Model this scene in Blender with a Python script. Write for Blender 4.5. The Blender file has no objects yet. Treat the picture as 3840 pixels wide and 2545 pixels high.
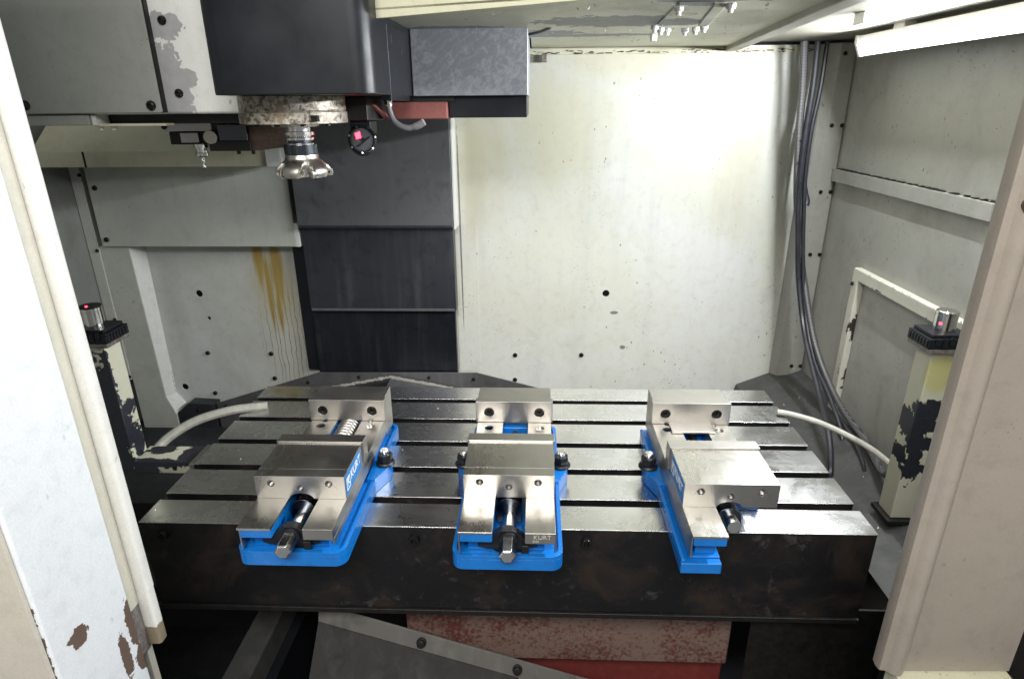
import bpy, bmesh, math, random
from mathutils import Vector, Matrix
from mathutils.geometry import tessellate_polygon
random.seed(7)
scene = bpy.context.scene
C = scene.collection

# ------------------------------------------------------------------ camera, world, lights, exposure
def set_camera():
    pitch, yaw, roll = 0.3650, -0.0403, -0.0083
    f = Vector((math.sin(yaw)*math.cos(pitch), math.cos(yaw)*math.cos(pitch), -math.sin(pitch)))
    r = f.cross(Vector((0, 0, 1))).normalized(); u = r.cross(f)
    c, s = math.cos(roll), math.sin(roll)
    r2 = c*r + s*u; u2 = -s*r + c*u
    cam = bpy.data.cameras.new('camera'); o = bpy.data.objects.new('camera', cam); C.objects.link(o)
    m = Matrix((r2, u2, -f)).transposed().to_4x4(); m.translation = Vector((0.0441, -0.8581, 0.6699))
    o.matrix_world = m
    cam.lens = 21.66; cam.sensor_width = 36; cam.clip_start = 0.02; cam.clip_end = 100
    scene.camera = o
set_camera()

world = bpy.data.worlds.new('World'); scene.world = world; world.use_nodes = True
bgn = world.node_tree.nodes['Background']
bgn.inputs['Color'].default_value = (0.93, 0.97, 1.0, 1); bgn.inputs['Strength'].default_value = 0.17

def area_lamp(name, loc, target, sx, sy, watts, col=(1, 1, 1)):
    l = bpy.data.lights.new(name, 'AREA'); l.shape = 'RECTANGLE'; l.size = sx; l.size_y = sy; l.energy = watts; l.color = col
    o = bpy.data.objects.new(name, l); C.objects.link(o); o.location = loc
    o.rotation_euler = (Vector(target)-Vector(loc)).to_track_quat('-Z', 'Y').to_euler()
    return o
# added fill lamp, unseen, brightening the front faces from above and behind the camera
area_lamp('front_fill_lamp', (-.05, -1.55, 1.60), (-.1, 0.15, 0.25), 1.4, 0.5, 38, (1.0, 0.98, 0.95))
TUBE_POWER = 13.5           # watts of the work lamp inside the chamber

scene.view_settings.view_transform = 'Standard'; scene.view_settings.look = 'None'
scene.view_settings.gamma = 1; scene.view_settings.use_curve_mapping = False
scene.view_settings.exposure = 0.66
scene.render.engine = 'CYCLES'
scene.cycles.use_denoising = True
scene.cycles.max_bounces = 8; scene.cycles.diffuse_bounces = 4; scene.cycles.glossy_bounces = 4
scene.cycles.sample_clamp_indirect = 3; scene.cycles.blur_glossy = .6
scene.cycles.use_light_tree = False
scene.cycles.caustics_reflective = False; scene.cycles.caustics_refractive = False

# ------------------------------------------------------------------ mesh helpers
class MB:
    def __init__(s): s.v = []; s.f = []
    def _add(s, vs, fs):
        o = len(s.v); s.v += [tuple(p) for p in vs]; s.f += [tuple(i+o for i in q) for q in fs]; return s
    def box(s, x0, x1, y0, y1, z0, z1):
        vs = [(x, y, z) for z in (z0, z1) for y in (y0, y1) for x in (x0, x1)]
        return s._add(vs, [(0, 2, 3, 1), (4, 5, 7, 6), (0, 1, 5, 4), (2, 6, 7, 3), (0, 4, 6, 2), (1, 3, 7, 5)])
    def prism(s, pts, axis, a, b, holes=()):
        loops = [list(pts)]+[list(h) for h in holes]
        flat = [p for l in loops for p in l]
        tris = tessellate_polygon([[Vector((p[0], p[1], 0)) for p in l] for l in loops]) if (holes or len(pts) > 4) else None
        def P(p, t):
            return {'x': (t, p[0], p[1]), 'y': (p[0], t, p[1]), 'z': (p[0], p[1], t)}[axis]
        n = len(flat); vs = [P(p, a) for p in flat]+[P(p, b) for p in flat]; fs = []
        if holes:
            for t in tris: fs.append(tuple(t)); fs.append(tuple(i+n for i in reversed(t)))
        else:
            fs.append(tuple(range(n))); fs.append(tuple(range(2*n-1, n-1, -1)))
        o = 0
        for l in loops:
            k = len(l)
            for i in range(k):
                j = (i+1) % k; fs.append((o+i, o+j, o+j+n, o+i+n))
            o += k
        return s._add(vs, fs)
    def frame(s, d):
        d = Vector(d).normalized(); h = Vector((0, 0, 1)) if abs(d.z) < .9 else Vector((1, 0, 0))
        a = d.cross(h).normalized(); return a, d.cross(a)
    def cyl(s, p0, p1, r0, r1=None, n=24, ph=0.0):
        r1 = r0 if r1 is None else r1; p0 = Vector(p0); p1 = Vector(p1); a, b = s.frame(p1-p0)
        vs = []
        for p, r in ((p0, r0), (p1, r1)):
            for i in range(n):
                t = 2*math.pi*i/n+ph; vs.append(p+a*(r*math.cos(t))+b*(r*math.sin(t)))
        fs = [(i, (i+1) % n, (i+1) % n+n, i+n) for i in range(n)]+[tuple(range(n-1, -1, -1)), tuple(range(n, 2*n))]
        return s._add(vs, fs)
    def lathe(s, prof, c, d=(0, 0, 1), n=36, cap0=True):
        c = Vector(c); d = Vector(d).normalized(); a, b = s.frame(d); vs = []
        for r, h in prof:
            for i in range(n):
                t = 2*math.pi*i/n; vs.append(c+d*h+a*(r*math.cos(t))+b*(r*math.sin(t)))
        fs = []
        for k in range(len(prof)-1):
            for i in range(n):
                j = (i+1) % n; fs.append((k*n+i, k*n+j, (k+1)*n+j, (k+1)*n+i))
        if cap0: fs.append(tuple(range(n-1, -1, -1)))
        m = (len(prof)-1)*n; fs.append(tuple(range(m, m+n)))
        return s._add(vs, fs)
    def tube(s, pts, r, n=10, sub=6):
        pts = [Vector(p) for p in pts]; q = []
        P = [pts[0]*2-pts[1]]+pts+[pts[-1]*2-pts[-2]]
        for i in range(1, len(P)-2):
            for k in range(sub):
                t = k/sub; p0, p1, p2, p3 = P[i-1:i+3]
                q.append(.5*((2*p1)+(p2-p0)*t+(2*p0-5*p1+4*p2-p3)*t*t+(3*p1-p0-3*p2+p3)*t**3))
        q.append(pts[-1]); vs = []; a, b = s.frame(q[1]-q[0])
        for i, p in enumerate(q):
            d = (q[min(i+1, len(q)-1)]-q[max(i-1, 0)]).normalized()
            a = (a-d*a.dot(d)).normalized(); b = d.cross(a)
            rr = r(i/(len(q)-1)) if callable(r) else r
            for k in range(n):
                t = 2*math.pi*k/n; vs.append(p+a*(rr*math.cos(t))+b*(rr*math.sin(t)))
        fs = []
        for i in range(len(q)-1):
            for k in range(n):
                j = (k+1) % n; fs.append((i*n+k, i*n+j, (i+1)*n+j, (i+1)*n+k))
        fs.append(tuple(range(n-1, -1, -1))); m = (len(q)-1)*n; fs.append(tuple(range(m, m+n)))
        return s._add(vs, fs)
    def poly(s, pts): return s._add(pts, [tuple(range(len(pts)))])
    def slab(s, pts, nrm):          # polygon of 3d points pushed along nrm to a solid
        n = len(pts); q = [tuple(Vector(p)+Vector(nrm)) for p in pts]
        return s._add(list(pts)+q, [tuple(range(n)), tuple(range(2*n-1, n-1, -1))]+[(i, (i+1) % n, (i+1) % n+n, i+n) for i in range(n)])
    def mesh(s, name):
        me = bpy.data.meshes.new(name); me.from_pydata(s.v, [], s.f)
        bm = bmesh.new(); bm.from_mesh(me); bmesh.ops.recalc_face_normals(bm, faces=bm.faces); bm.to_mesh(me); bm.free()
        for p in me.polygons: p.use_smooth = True
        me.set_sharp_from_angle(angle=math.radians(32)); return me
    def build(s, name, mat, parent=None, bevel=0, seg=2):
        me = s.mesh(name); me.materials.append(mat)
        o = bpy.data.objects.new(name, me); C.objects.link(o)
        if parent: o.parent = parent
        if bevel:
            b = o.modifiers.new('bevel', 'BEVEL'); b.width = bevel; b.segments = seg; b.limit_method = 'ANGLE'; b.angle_limit = math.radians(35)
            b.harden_normals = True
        return o

def circ(cx, cy, r, n=20): return [(cx+r*math.cos(2*math.pi*i/n), cy+r*math.sin(2*math.pi*i/n)) for i in range(n)]
def rrect(x0, x1, y0, y1, r, n=5, which=(1, 1, 1, 1)):
    out = []
    for k, (cx, cy, a) in enumerate(((x0+r, y0+r, 180), (x1-r, y0+r, 270), (x1-r, y1-r, 0), (x0+r, y1-r, 90))):
        if which[k]:
            for i in range(n+1):
                t = math.radians(a+90*i/n); out.append((cx+r*math.cos(t), cy+r*math.sin(t)))
        else: out.append(((x0, y0), (x1, y0), (x1, y1), (x0, y1))[k])
    return out
def thing(name, label, cat, loc=(0, 0, 0), group=None, rz=0):
    o = bpy.data.objects.new(name, None); C.objects.link(o); o.location = loc; o.rotation_euler = (0, 0, rz)
    o.empty_display_size = .05; return tag(o, label, cat, group)
def tag(o, label=None, cat=None, group=None, kind=None):
    if label: o['label'] = label
    if cat: o['category'] = cat
    if group: o['group'] = group
    if kind: o['kind'] = kind
    return o
def struct(name):
    o = bpy.data.objects.new(name, None); C.objects.link(o); o['kind'] = 'structure'; return o
def lettering(txt, size, extr, M, mat, parent, name='lettering', bold=0.0):
    cu = bpy.data.curves.new('txt', 'FONT'); cu.body = txt; cu.size = size; cu.extrude = extr; cu.align_x = 'LEFT'; cu.align_y = 'BOTTOM'; cu.offset = bold
    t = bpy.data.objects.new('txt', cu); C.objects.link(t); bpy.context.view_layer.update()
    me = bpy.data.meshes.new_from_object(t); bpy.data.objects.remove(t); bpy.data.curves.remove(cu)
    me.transform(M); me.materials.clear(); me.materials.append(mat)
    o = bpy.data.objects.new(name, me); C.objects.link(o); o.parent = parent; return o
def shared(name, me, parent, loc, rot=(0, 0, 0)):
    o = bpy.data.objects.new(name, me); C.objects.link(o); o.parent = parent; o.location = loc; o.rotation_euler = rot; return o

# ------------------------------------------------------------------ material helpers
class NT:
    def __init__(s, name):
        s.m = bpy.data.materials.new(name); s.m.use_nodes = True; s.t = s.m.node_tree; s.b = s.t.nodes['Principled BSDF']
        s.p = s.t.nodes.new('ShaderNodeTexCoord').outputs['Object']
    def n(s, k, **kw):
        x = s.t.nodes.new(k)
        for a, b in kw.items(): setattr(x, a, b)
        return x
    def L(s, a, b):
        if isinstance(a, (int, float)): b.default_value = a
        elif isinstance(a, tuple): b.default_value = a if len(a) == len(b.default_value) else tuple(a)+(1,)
        else: s.t.links.new(a, b)
    def math(s, op, a, b=0.0, clamp=False):
        x = s.n('ShaderNodeMath', operation=op, use_clamp=clamp); s.L(a, x.inputs[0]); s.L(b, x.inputs[1]); return x.outputs[0]
    def vec(s, op, a, b): 
        x = s.n('ShaderNodeVectorMath', operation=op); s.L(a, x.inputs[0]); s.L(b, x.inputs[1]); return x.outputs['Value'] if op in ('LENGTH', 'DOT_PRODUCT') else x.outputs[0]
    def scaled(s, v, sc): return s.vec('MULTIPLY', v, tuple(sc))
    def noise(s, scale, detail=4, rough=.55, dist=0, v=None, sc=None):
        v = s.p if v is None else v
        if sc: v = s.scaled(v, sc)
        x = s.n('ShaderNodeTexNoise'); s.L(v, x.inputs['Vector']); x.inputs['Scale'].default_value = scale; x.inputs['Detail'].default_value = detail
        x.inputs['Roughness'].default_value = rough; x.inputs['Distortion'].default_value = dist; return x.outputs['Fac']
    def voro(s, scale, v=None, feature='F1', rnd=1.0):
        x = s.n('ShaderNodeTexVoronoi', feature=feature); s.L(s.p if v is None else v, x.inputs['Vector']); x.inputs['Scale'].default_value = scale
        x.inputs['Randomness'].default_value = rnd; return x.outputs['Distance']
    def step(s, v, lo, hi):
        x = s.n('ShaderNodeMapRange'); x.interpolation_type = 'SMOOTHSTEP'; s.L(v, x.inputs['Value']); x.inputs['From Min'].default_value = lo; x.inputs['From Max'].default_value = hi; return x.outputs[0]
    def rng(s, v, lo, hi, a, b):
        x = s.n('ShaderNodeMapRange'); s.L(v, x.inputs['Value'])
        for k, q in zip(('From Min', 'From Max', 'To Min', 'To Max'), (lo, hi, a, b)): x.inputs[k].default_value = q
        return x.outputs[0]
    def mix(s, f, a, b):
        x = s.n('ShaderNodeMix', data_type='RGBA'); s.L(f, x.inputs[0]); s.L(a, x.inputs[6]); s.L(b, x.inputs[7]); return x.outputs[2]
    def mixf(s, f, a, b):
        x = s.n('ShaderNodeMix', data_type='FLOAT'); s.L(f, x.inputs[0]); s.L(a, x.inputs[2]); s.L(b, x.inputs[3]); return x.outputs[0]
    def blobs(s, bl, ns=25, amp=.7, soft=.03, dist=.3, stretch=(1, 1, 1)):
        cur = None
        for cx, cy, cz, rx, ry, rz in bl:
            d = s.vec('SUBTRACT', s.p, (cx, cy, cz)); d = s.vec('MULTIPLY', d, (1/rx, 1/ry, 1/rz))
            l = s.math('SUBTRACT', 1.0, s.vec('LENGTH', d, (0, 0, 0)))
            cur = l if cur is None else s.math('MAXIMUM', cur, l)
        nz = s.noise(ns, 6, .6, dist, sc=stretch)
        k = s.math('MULTIPLY_ADD', nz, amp); k.node.inputs[2].default_value = -amp*.5
        return s.step(s.math('ADD', cur, k), 0.0, soft)
    def out(s, col=None, rough=None, metal=None, bump=None, bstr=.2, bdist=.001, coat=None, spec=None):
        if col is not None: s.L(col, s.b.inputs['Base Color'])
        if rough is not None: s.L(rough, s.b.inputs['Roughness'])
        if metal is not None: s.L(metal, s.b.inputs['Metallic'])
        if coat: s.b.inputs['Coat Weight'].default_value = coat; s.b.inputs['Coat Roughness'].default_value = .15
        if spec is not None: s.b.inputs['Specular IOR Level'].default_value = spec
        if bump is not None:
            x = s.n('ShaderNodeBump'); x.inputs['Strength'].default_value = bstr; x.inputs['Distance'].default_value = bdist; s.L(bump, x.inputs['Height']); s.L(x.outputs[0], s.b.inputs['Normal'])
        return s.m

def plain(name, col, rough, metal=0.0, var=.25, scale=30, coat=None):
    t = NT(name); n = t.noise(scale, 5, .6)
    c = t.mix(n, tuple(x*(1-var) for x in col), tuple(min(1, x*(1+var)) for x in col))
    return t.out(c, t.rng(n, .3, .7, max(.03, rough-.07), rough+.09), metal, t.noise(scale*6, 3), .12, .0005, coat)

def paint(name, c1, c2, rough=.42, streak=.5, dirt=(.10, .09, .07), dirt_amt=.35, speck=.5, peel=None, peel_col=(.33, .33, .32), extra=None, grime=None, peel_ns=70):
    """machine enclosure paint: two tones, vertical wash streaks, grime clouds, fine flecks, flaked places"""
    t = NT(name)
    big = t.noise(2.3, 4, .55, .4); c = t.mix(t.step(big, .35, .68), c1, c2)
    st = t.noise(14, 5, .6, .2, sc=(1, 1, .06)); c = t.mix(t.math('MULTIPLY', t.step(st, .50, .78), streak), c, tuple(x*.68 for x in c2))
    cl = t.noise(5.5, 6, .62, .6); c = t.mix(t.math('MULTIPLY', t.step(cl, .52, .8), dirt_amt), c, dirt)
    if grime: c = t.mix(t.math('MULTIPLY', t.blobs(grime, 8, .9, .5, .5), .55), c, (.07, .062, .045))
    v = t.voro(90); big2 = t.noise(7, 3)
    c = t.mix(t.math('MULTIPLY', t.math('MULTIPLY', t.step(v, .16, .10), t.step(big2, .52, .66)), speck), c, (.05, .05, .04))
    fl = t.voro(40, t.vec('ADD', t.scaled(t.p, (1, 1, .6)), t.scaled(t.n('ShaderNodeTexNoise').outputs['Color'], (.02, .02, .02)))); b3 = t.noise(4.2, 3)
    c = t.mix(t.math('MULTIPLY', t.math('MULTIPLY', t.step(fl, .115, .075), t.step(b3, .50, .60)), speck*.8), c, (.07, .065, .05))
    md = t.noise(38, 6, .65, .3); c = t.mix(t.math('MULTIPLY', t.step(md, .45, .8), .28), c, tuple(x*.55 for x in c1))
    grain = t.noise(420, 2, .5); c = t.mix(t.rng(grain, .3, .7, 0, .12), c, (.12, .12, .11))
    h = t.noise(260, 2, .5); r = t.rng(cl, .3, .75, rough-.1, rough+.16)
    if extra: c = extra(t, c)
    if peel:
        pk = t.blobs(peel, peel_ns, 1.5, .02, .6)
        c = t.mix(pk, c, t.mix(t.noise(60, 4), tuple(x*.75 for x in peel_col), tuple(x*1.2 for x in peel_col)))
        r = t.mixf(pk, r, .6); h = t.math('SUBTRACT', t.math('MULTIPLY', h, .25), t.math('MULTIPLY', pk, 1.0))
        return t.out(c, r, 0, h, .45, .0012)
    return t.out(c, r, 0, h, .10, .0006)

def metal(name, col=(.52, .51, .49), rough=.28, streak=(1, 1, 1), stain=.35, fine=120, stain_col=(.16, .15, .13), stain_scale=9):
    t = NT(name)
    st = t.noise(fine, 3, .6, 0, sc=streak); cl = t.noise(stain_scale, 6, .62, .7); cl2 = t.noise(stain_scale*4, 5, .6)
    c = t.mix(st, tuple(x*.94 for x in col), tuple(min(1, x*1.05) for x in col))
    c = t.mix(t.math('MULTIPLY', t.step(cl, .40, .85), stain), c, stain_col)
    c = t.mix(t.math('MULTIPLY', t.step(cl2, .45, .85), stain*.5), c, tuple(x*.6 for x in col))
    r = t.math('ADD', t.rng(cl, .3, .75, rough-.06, rough+.14), t.rng(st, .3, .7, -.02, .02))
    return t.out(c, r, 1.0)

CREAM = (.61, .61, .525); CREAM2 = (.665, .67, .645); GREYGREEN = (.50, .51, .46)
def yellow_run(t, c):
    m1 = t.blobs([(-.822, .99, .23, .020, .1, .13), (-.770, .99, .20, .024, .1, .17), (-.803, .99, .12, .012, .1, .16), (-.778, .99, .06, .012, .1, .10)], 90, 1.1, .5, .1, (1, 1, .04))
    col = t.mix(t.noise(40, 4, .6, 0, sc=(1, 1, .15)), (.44, .27, .015), (.22, .13, .01))
    c = t.mix(t.math('MULTIPLY', m1, .9), c, col)
    reg = t.blobs([(-.77, .99, -.02, .10, .12, .26)], 10, .4, .5)
    sp = t.n('ShaderNodeSeparateXYZ'); t.L(t.p, sp.inputs[0])
    wx = t.math('ADD', sp.outputs[0], t.math('ADD', t.math('MULTIPLY', t.noise(9, 2), .03), t.math('MULTIPLY', t.noise(60, 3), .006)))
    vo = t.n('ShaderNodeTexVoronoi', voronoi_dimensions='1D', feature='DISTANCE_TO_EDGE'); t.L(wx, vo.inputs['W']); vo.inputs['Scale'].default_value = 62
    line = t.step(vo.outputs['Distance'], .085, .035)
    c = t.mix(t.math('MULTIPLY', t.math('MULTIPLY', line, reg), .85), c, (.17, .085, .012))
    halo = t.blobs([(-.77, .99, .12, .14, .12, .20)], 18, .6, .9, .2, (1, 1, .1))
    return t.mix(t.math('MULTIPLY', halo, .45), c, (.42, .35, .13))
def rear_wash(t, c):
    y1 = t.blobs([(-.12, 1, .60, .16, .2, .40), (.10, 1, .62, .22, .2, .30), (.30, 1, .78, .5, .2, .10)], 26, .9, .9, .2, (1, 1, .08))
    c = t.mix(t.math('MULTIPLY', y1, .42), c, (.52, .48, .26))
    y2 = t.blobs([(-.15, 1, .45, .05, .2, .30), (.62, 1, .55, .10, .2, .35)], 40, .9, .8, .2, (1, 1, .06))
    c = t.mix(t.math('MULTIPLY', y2, .30), c, (.36, .30, .17))
    mk = t.blobs([(.292, 1, .052, .014, .1, .006), (.325, 1, -.065, .010, .1, .007), (-.185, 1, .3, .003, .1, .34)], 60, .5, .2, .2)
    return t.mix(t.math('MULTIPLY', mk, .75), c, (.06, .055, .05))
M = {}
M['back_right'] = paint('enclosure_paint_back', CREAM, CREAM2, .36, .35, dirt_amt=.16, speck=.9, extra=rear_wash)
M['back_left'] = paint('enclosure_paint_stained', GREYGREEN, CREAM2, .42, .5, dirt_amt=.2, extra=yellow_run)
M['frame_left'] = paint('enclosure_paint_frame', GREYGREEN, (.6, .6, .54), .42, .4, dirt_amt=.25)
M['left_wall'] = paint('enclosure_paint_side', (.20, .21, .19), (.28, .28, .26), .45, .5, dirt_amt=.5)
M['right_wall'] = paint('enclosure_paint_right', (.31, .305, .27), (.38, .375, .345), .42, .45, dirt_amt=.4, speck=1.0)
M['ceiling'] = paint('enclosure_paint_ceiling', (.72, .70, .52), (.76, .75, .60), .45, .1, dirt=(.30, .26, .15), dirt_amt=.4, speck=.8,
    peel=[(.20, .42, .81, .16, .08, .1), (.02, .60, .81, .12, .06, .1), (.12, .66, .81, .20, .03, .1), (.30, .16, .81, .10, .04, .1), (-.12, .50, .81, .10, .05, .1)],
    grime=[(.3, .99, .81, .7, .06, .1)], peel_ns=32)
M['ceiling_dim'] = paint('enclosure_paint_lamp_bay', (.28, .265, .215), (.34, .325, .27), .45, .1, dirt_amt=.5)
M['yellowed'] = paint('yellowed_paint', (.58, .57, .40), (.64, .63, .48), .45, .3, dirt=(.2, .17, .09), dirt_amt=.5)
M['jamb'] = paint('door_paint_white', (.76, .775, .79), (.82, .835, .85), .38, .1, dirt_amt=.05, speck=.3,
    peel=[(-.497, -.318, .080, .02, .013, .014), (-.497, -.326, .086, .02, .010, .006), (-.497, -.262, -.012, .02, .009, .036), (-.5, -.238, .022, .02, .010, .040), (-.5, -.235, -.04, .03, .014, .022), (-.497, -.36, .10, .01, .0025, .09)], peel_col=(.12, .08, .06), peel_ns=110)
M['jamb_front'] = paint('door_paint_beige', (.55, .51, .43), (.6, .56, .48), .45, .1, dirt_amt=.15)
M['trim'] = paint('door_trim_paint', (.72, .71, .66), (.78, .77, .73), .4, .2, dirt_amt=.2, speck=.6, peel=[(-.495, -.2, -.035, .02, .02, .022), (-.503, -.215, .03, .004, .004, .06)], peel_col=(.22, .18, .12))
M['groove'] = paint('door_groove_paint', (.56, .53, .44), (.62, .59, .50), .5, .2, dirt_amt=.3)
M['jamb_right'] = paint('door_paint_right', (.30, .26, .215), (.345, .30, .25), .38, .1, dirt_amt=.2, speck=.3)
M['atc_white'] = paint('changer_paint_white', (.74, .74, .70), (.80, .80, .76), .4, .15, dirt_amt=.1,
    peel=[(-.600, .3, .69, .034, .1, .045), (-.606, .3, .735, .028, .1, .04), (-.60, .3, .80, .035, .1, .022), (-.585, .3, .715, .03, .1, .02)], peel_col=(.36, .36, .36))
M['atc_panel'] = paint('changer_cover_paint', (.30, .31, .28), (.35, .36, .33), .45, .15, dirt=(.12, .13, .11), dirt_amt=.45)
M['black'] = plain('black_paint', (.010, .011, .014), .36, 0, .4, 12)
M['black'].node_tree.nodes['Principled BSDF'].inputs['Specular IOR Level'].default_value = .28
M['black_rough'] = plain('black_oily_steel', (.014, .013, .012), .42, .3, .5, 60)
M['dark_hole'] = plain('dark_gap', (.006, .006, .006), .8)
M['screw'] = plain('black_oxide_screw', (.02, .019, .018), .32, .6, .4, 200)
M['red'] = plain('red_casting_paint', (.27, .085, .075), .6, 0, .4, 160)
M['red_dark'] = plain('saddle_red_darkened', (.15, .022, .018), .6, 0, .4, 60)
M['steel'] = metal('ground_steel', (.56, .54, .50), .30, (1, .05, 1), .15)
M['steel_side'] = metal('milled_steel', (.50, .48, .45), .34, (1, 1, .06), .25)
M['chrome'] = metal('polished_shaft', (.72, .71, .69), .12, (1, .1, 1), .1)
M['thread'] = metal('oiled_thread', (.36, .34, .32), .3, (1, 1, 1), .3)
M['table'] = metal('table_top_steel', (.80, .795, .79), .24, (.12, 1, 1), .42, 90, (.40, .385, .36), 11)
M['grey_tool'] = metal('cutter_steel', (.55, .52, .48), .3, (1, 1, .1), .4, 300, (.22, .17, .12), 40)
M['dark_tool'] = metal('blackened_holder', (.10, .11, .13), .2, (1, 1, .1), .2)
M['hose'] = plain('grey_plastic_hose', (.20, .20, .21), .4, 0, .25, 40)
M['conduit'] = plain('dirty_white_conduit', (.40, .39, .34), .5, 0, .5, 45)
M['cable_black'] = plain('black_cable', (.022, .023, .030), .33, 0, .4, 30)
M['white_print'] = plain('white_print', (.8, .8, .8), .5, 0, .02)
M['engrave'] = plain('engraved_mark', (.62, .58, .48), .5, .3, .1)
M['chip'] = metal('aluminium_chips', (.85, .84, .82), .25, (1, 1, 1), .1)

def mk_blue():
    t = NT('blue_enamel'); n = t.noise(18, 4); o = t.noise(220, 2); g = t.noise(30, 6, .68, .6); k = t.noise(95, 5, .7)
    c = t.mix(n, (.003, .135, .47), (.005, .17, .55)); c = t.mix(t.math('MULTIPLY', t.step(g, .48, .78), .55), c, (.004, .055, .19))
    c = t.mix(t.math('MULTIPLY', t.step(k, .70, .74), .8), c, (.03, .035, .05))
    return t.out(c, t.rng(g, .3, .7, .20, .42), 0, o, .10, .0005, .3)
M['blue'] = mk_blue()
M['sticker'] = plain('blue_sticker', (.012, .20, .55), .35, 0, .08)

def mk_braid():
    t = NT('braided_hose'); w = t.n('ShaderNodeTexWave'); w.wave_type = 'BANDS'; w.bands_direction = 'Z'; t.L(t.p, w.inputs['Vector']); w.inputs['Scale'].default_value = 90; w.inputs['Distortion'].default_value = .6
    c = t.mix(w.outputs['Fac'], (.045, .044, .05), (.17, .165, .165)); return t.out(c, .4, .35, w.outputs['Fac'], .4, .001)
M['braid'] = mk_braid()

def mk_casting():       # black table side: oily black paint, brown rust bloom, worn grey patches low down
    t = NT('table_side_paint'); a = t.noise(9, 7, .66, .8); b = t.noise(34, 7, .7, .5); g = t.noise(3.6, 3)
    c = t.mix(t.step(a, .45, .72), (.007, .007, .008), (.024, .016, .012))
    w = t.math('MULTIPLY', t.step(b, .56, .66), t.step(g, .46, .62))
    c = t.mix(t.math('MULTIPLY', w, .6), c, (.060, .056, .054))
    return t.out(c, t.rng(a, .3, .7, .35, .6), 0, b, .3, .0012, spec=.35)
M['casting'] = mk_casting()
def mk_red_worn():
    t = NT('saddle_red_paint'); a = t.noise(150, 4, .7); g = t.noise(4.5, 4, .6, .4)
    c = t.mix(t.step(t.math('ADD', a, t.rng(g, .3, .7, -.14, .16)), .40, .62), (.10, .028, .023), (.17, .115, .092))
    return t.out(c, .6, 0, a, .5, .0015)
M['red_worn'] = mk_red_worn()
def mk_rust(name, c1, c2, c3, sc=60, met=.5):
    t = NT(name); a = t.noise(sc, 6, .68, .4); b = t.noise(sc*.35, 4)
    c = t.mix(t.step(a, .40, .56), c1, c2); c = t.mix(t.step(b, .5, .66), c, c3)
    return t.out(c, t.rng(a, .3, .7, .3, .6), met, a, .4, .001)
M['rust_ring'] = mk_rust('rusty_spindle_ring', (.10, .085, .065), (.42, .38, .32), (.20, .155, .11), 110, .55)
M['rust_block'] = mk_rust('rusty_brown_block', (.085, .05, .035), (.15, .095, .075), (.11, .075, .06), 160, .1)
M['rust_plate'] = mk_rust('rusted_plate', (.16, .14, .13), (.26, .24, .23), (.14, .11, .09), 120, .4)
def mk_cover(name, base, hi, rough, met=.55, streak=.5, dent=None):
    t = NT(name); s1 = t.noise(28, 5, .65, .1, sc=(1, 1, .07)); s2 = t.noise(120, 3, .6, 0, sc=(.1, 1, 1)); g = t.noise(3.2, 4, .55, .5)
    c = t.mix(t.math('MULTIPLY', t.step(s1, .45, .75), streak), base, hi); c = t.mix(t.math('MULTIPLY', t.step(g, .45, .75), .5), c, tuple(x*.5 for x in base))
    g2 = t.noise(17, 6, .68, .6); c = t.mix(t.math('MULTIPLY', t.step(g2, .48, .75), .6), c, tuple(x*.4 for x in base))
    h = s2
    if dent:
        d = t.vec('SUBTRACT', t.p, dent); l = t.vec('LENGTH', d, (0, 0, 0)); h = t.math('MULTIPLY', t.step(l, .0, .035), 3.0)
    return t.out(c, t.rng(g, .3, .7, rough-.06, rough+.12), met, h, .5 if dent else .08, .002 if dent else .0004)
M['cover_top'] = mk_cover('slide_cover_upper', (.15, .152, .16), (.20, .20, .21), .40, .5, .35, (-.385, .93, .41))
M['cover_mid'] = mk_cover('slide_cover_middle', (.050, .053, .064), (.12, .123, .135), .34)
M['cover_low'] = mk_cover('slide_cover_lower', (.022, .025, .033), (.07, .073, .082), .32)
M['way_sheet_dark'] = mk_cover('way_cover_sheet_shaded', (.030, .029, .027), (.06, .058, .054), .72, 0)  # darker copy of the way cover steel, shade put into its colour
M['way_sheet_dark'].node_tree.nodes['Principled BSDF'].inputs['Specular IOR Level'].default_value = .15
M['apron'] = mk_cover('apron_steel', (.14, .14, .145), (.24, .23, .22), .42, .5)
M['tray'] = mk_cover('tray_steel', (.075, .075, .073), (.13, .127, .12), .48, .3)
M['tray_dark'] = mk_cover('tray_dark_steel', (.035, .036, .04), (.07, .07, .075), .45, .3)
M['way_sheet'] = mk_cover('way_cover_sheet', (.10, .094, .083), (.17, .16, .14), .6, 0)
def mk_backbox():
    t = NT('black_box_scuffs_glare'); a = t.noise(75, 6, .7, .5); g = t.noise(6, 3, .5)
    ring = t.n('ShaderNodeTexWave'); ring.wave_type = 'RINGS'; ring.rings_direction = 'Y'; t.L(t.vec('SUBTRACT', t.p, (-.06, .5, .62)), ring.inputs['Vector']); ring.inputs['Scale'].default_value = 22; ring.inputs['Distortion'].default_value = 9; ring.inputs['Detail'].default_value = 3
    m = t.step(t.math('ADD', a, t.rng(g, .3, .7, -.13, .13)), .42, .60)
    m = t.math('ADD', t.math('MULTIPLY', m, .6), t.math('MULTIPLY', t.step(ring.outputs['Fac'], .6, 1), .2), True)
    c = t.mix(m, (.27, .28, .305), (.42, .435, .465)); return t.out(c, .34, .1, a, .1, .0004)  # scuffs on the black box, with its silvery glare painted into the greys
M['scuffed'] = mk_backbox()
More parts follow.
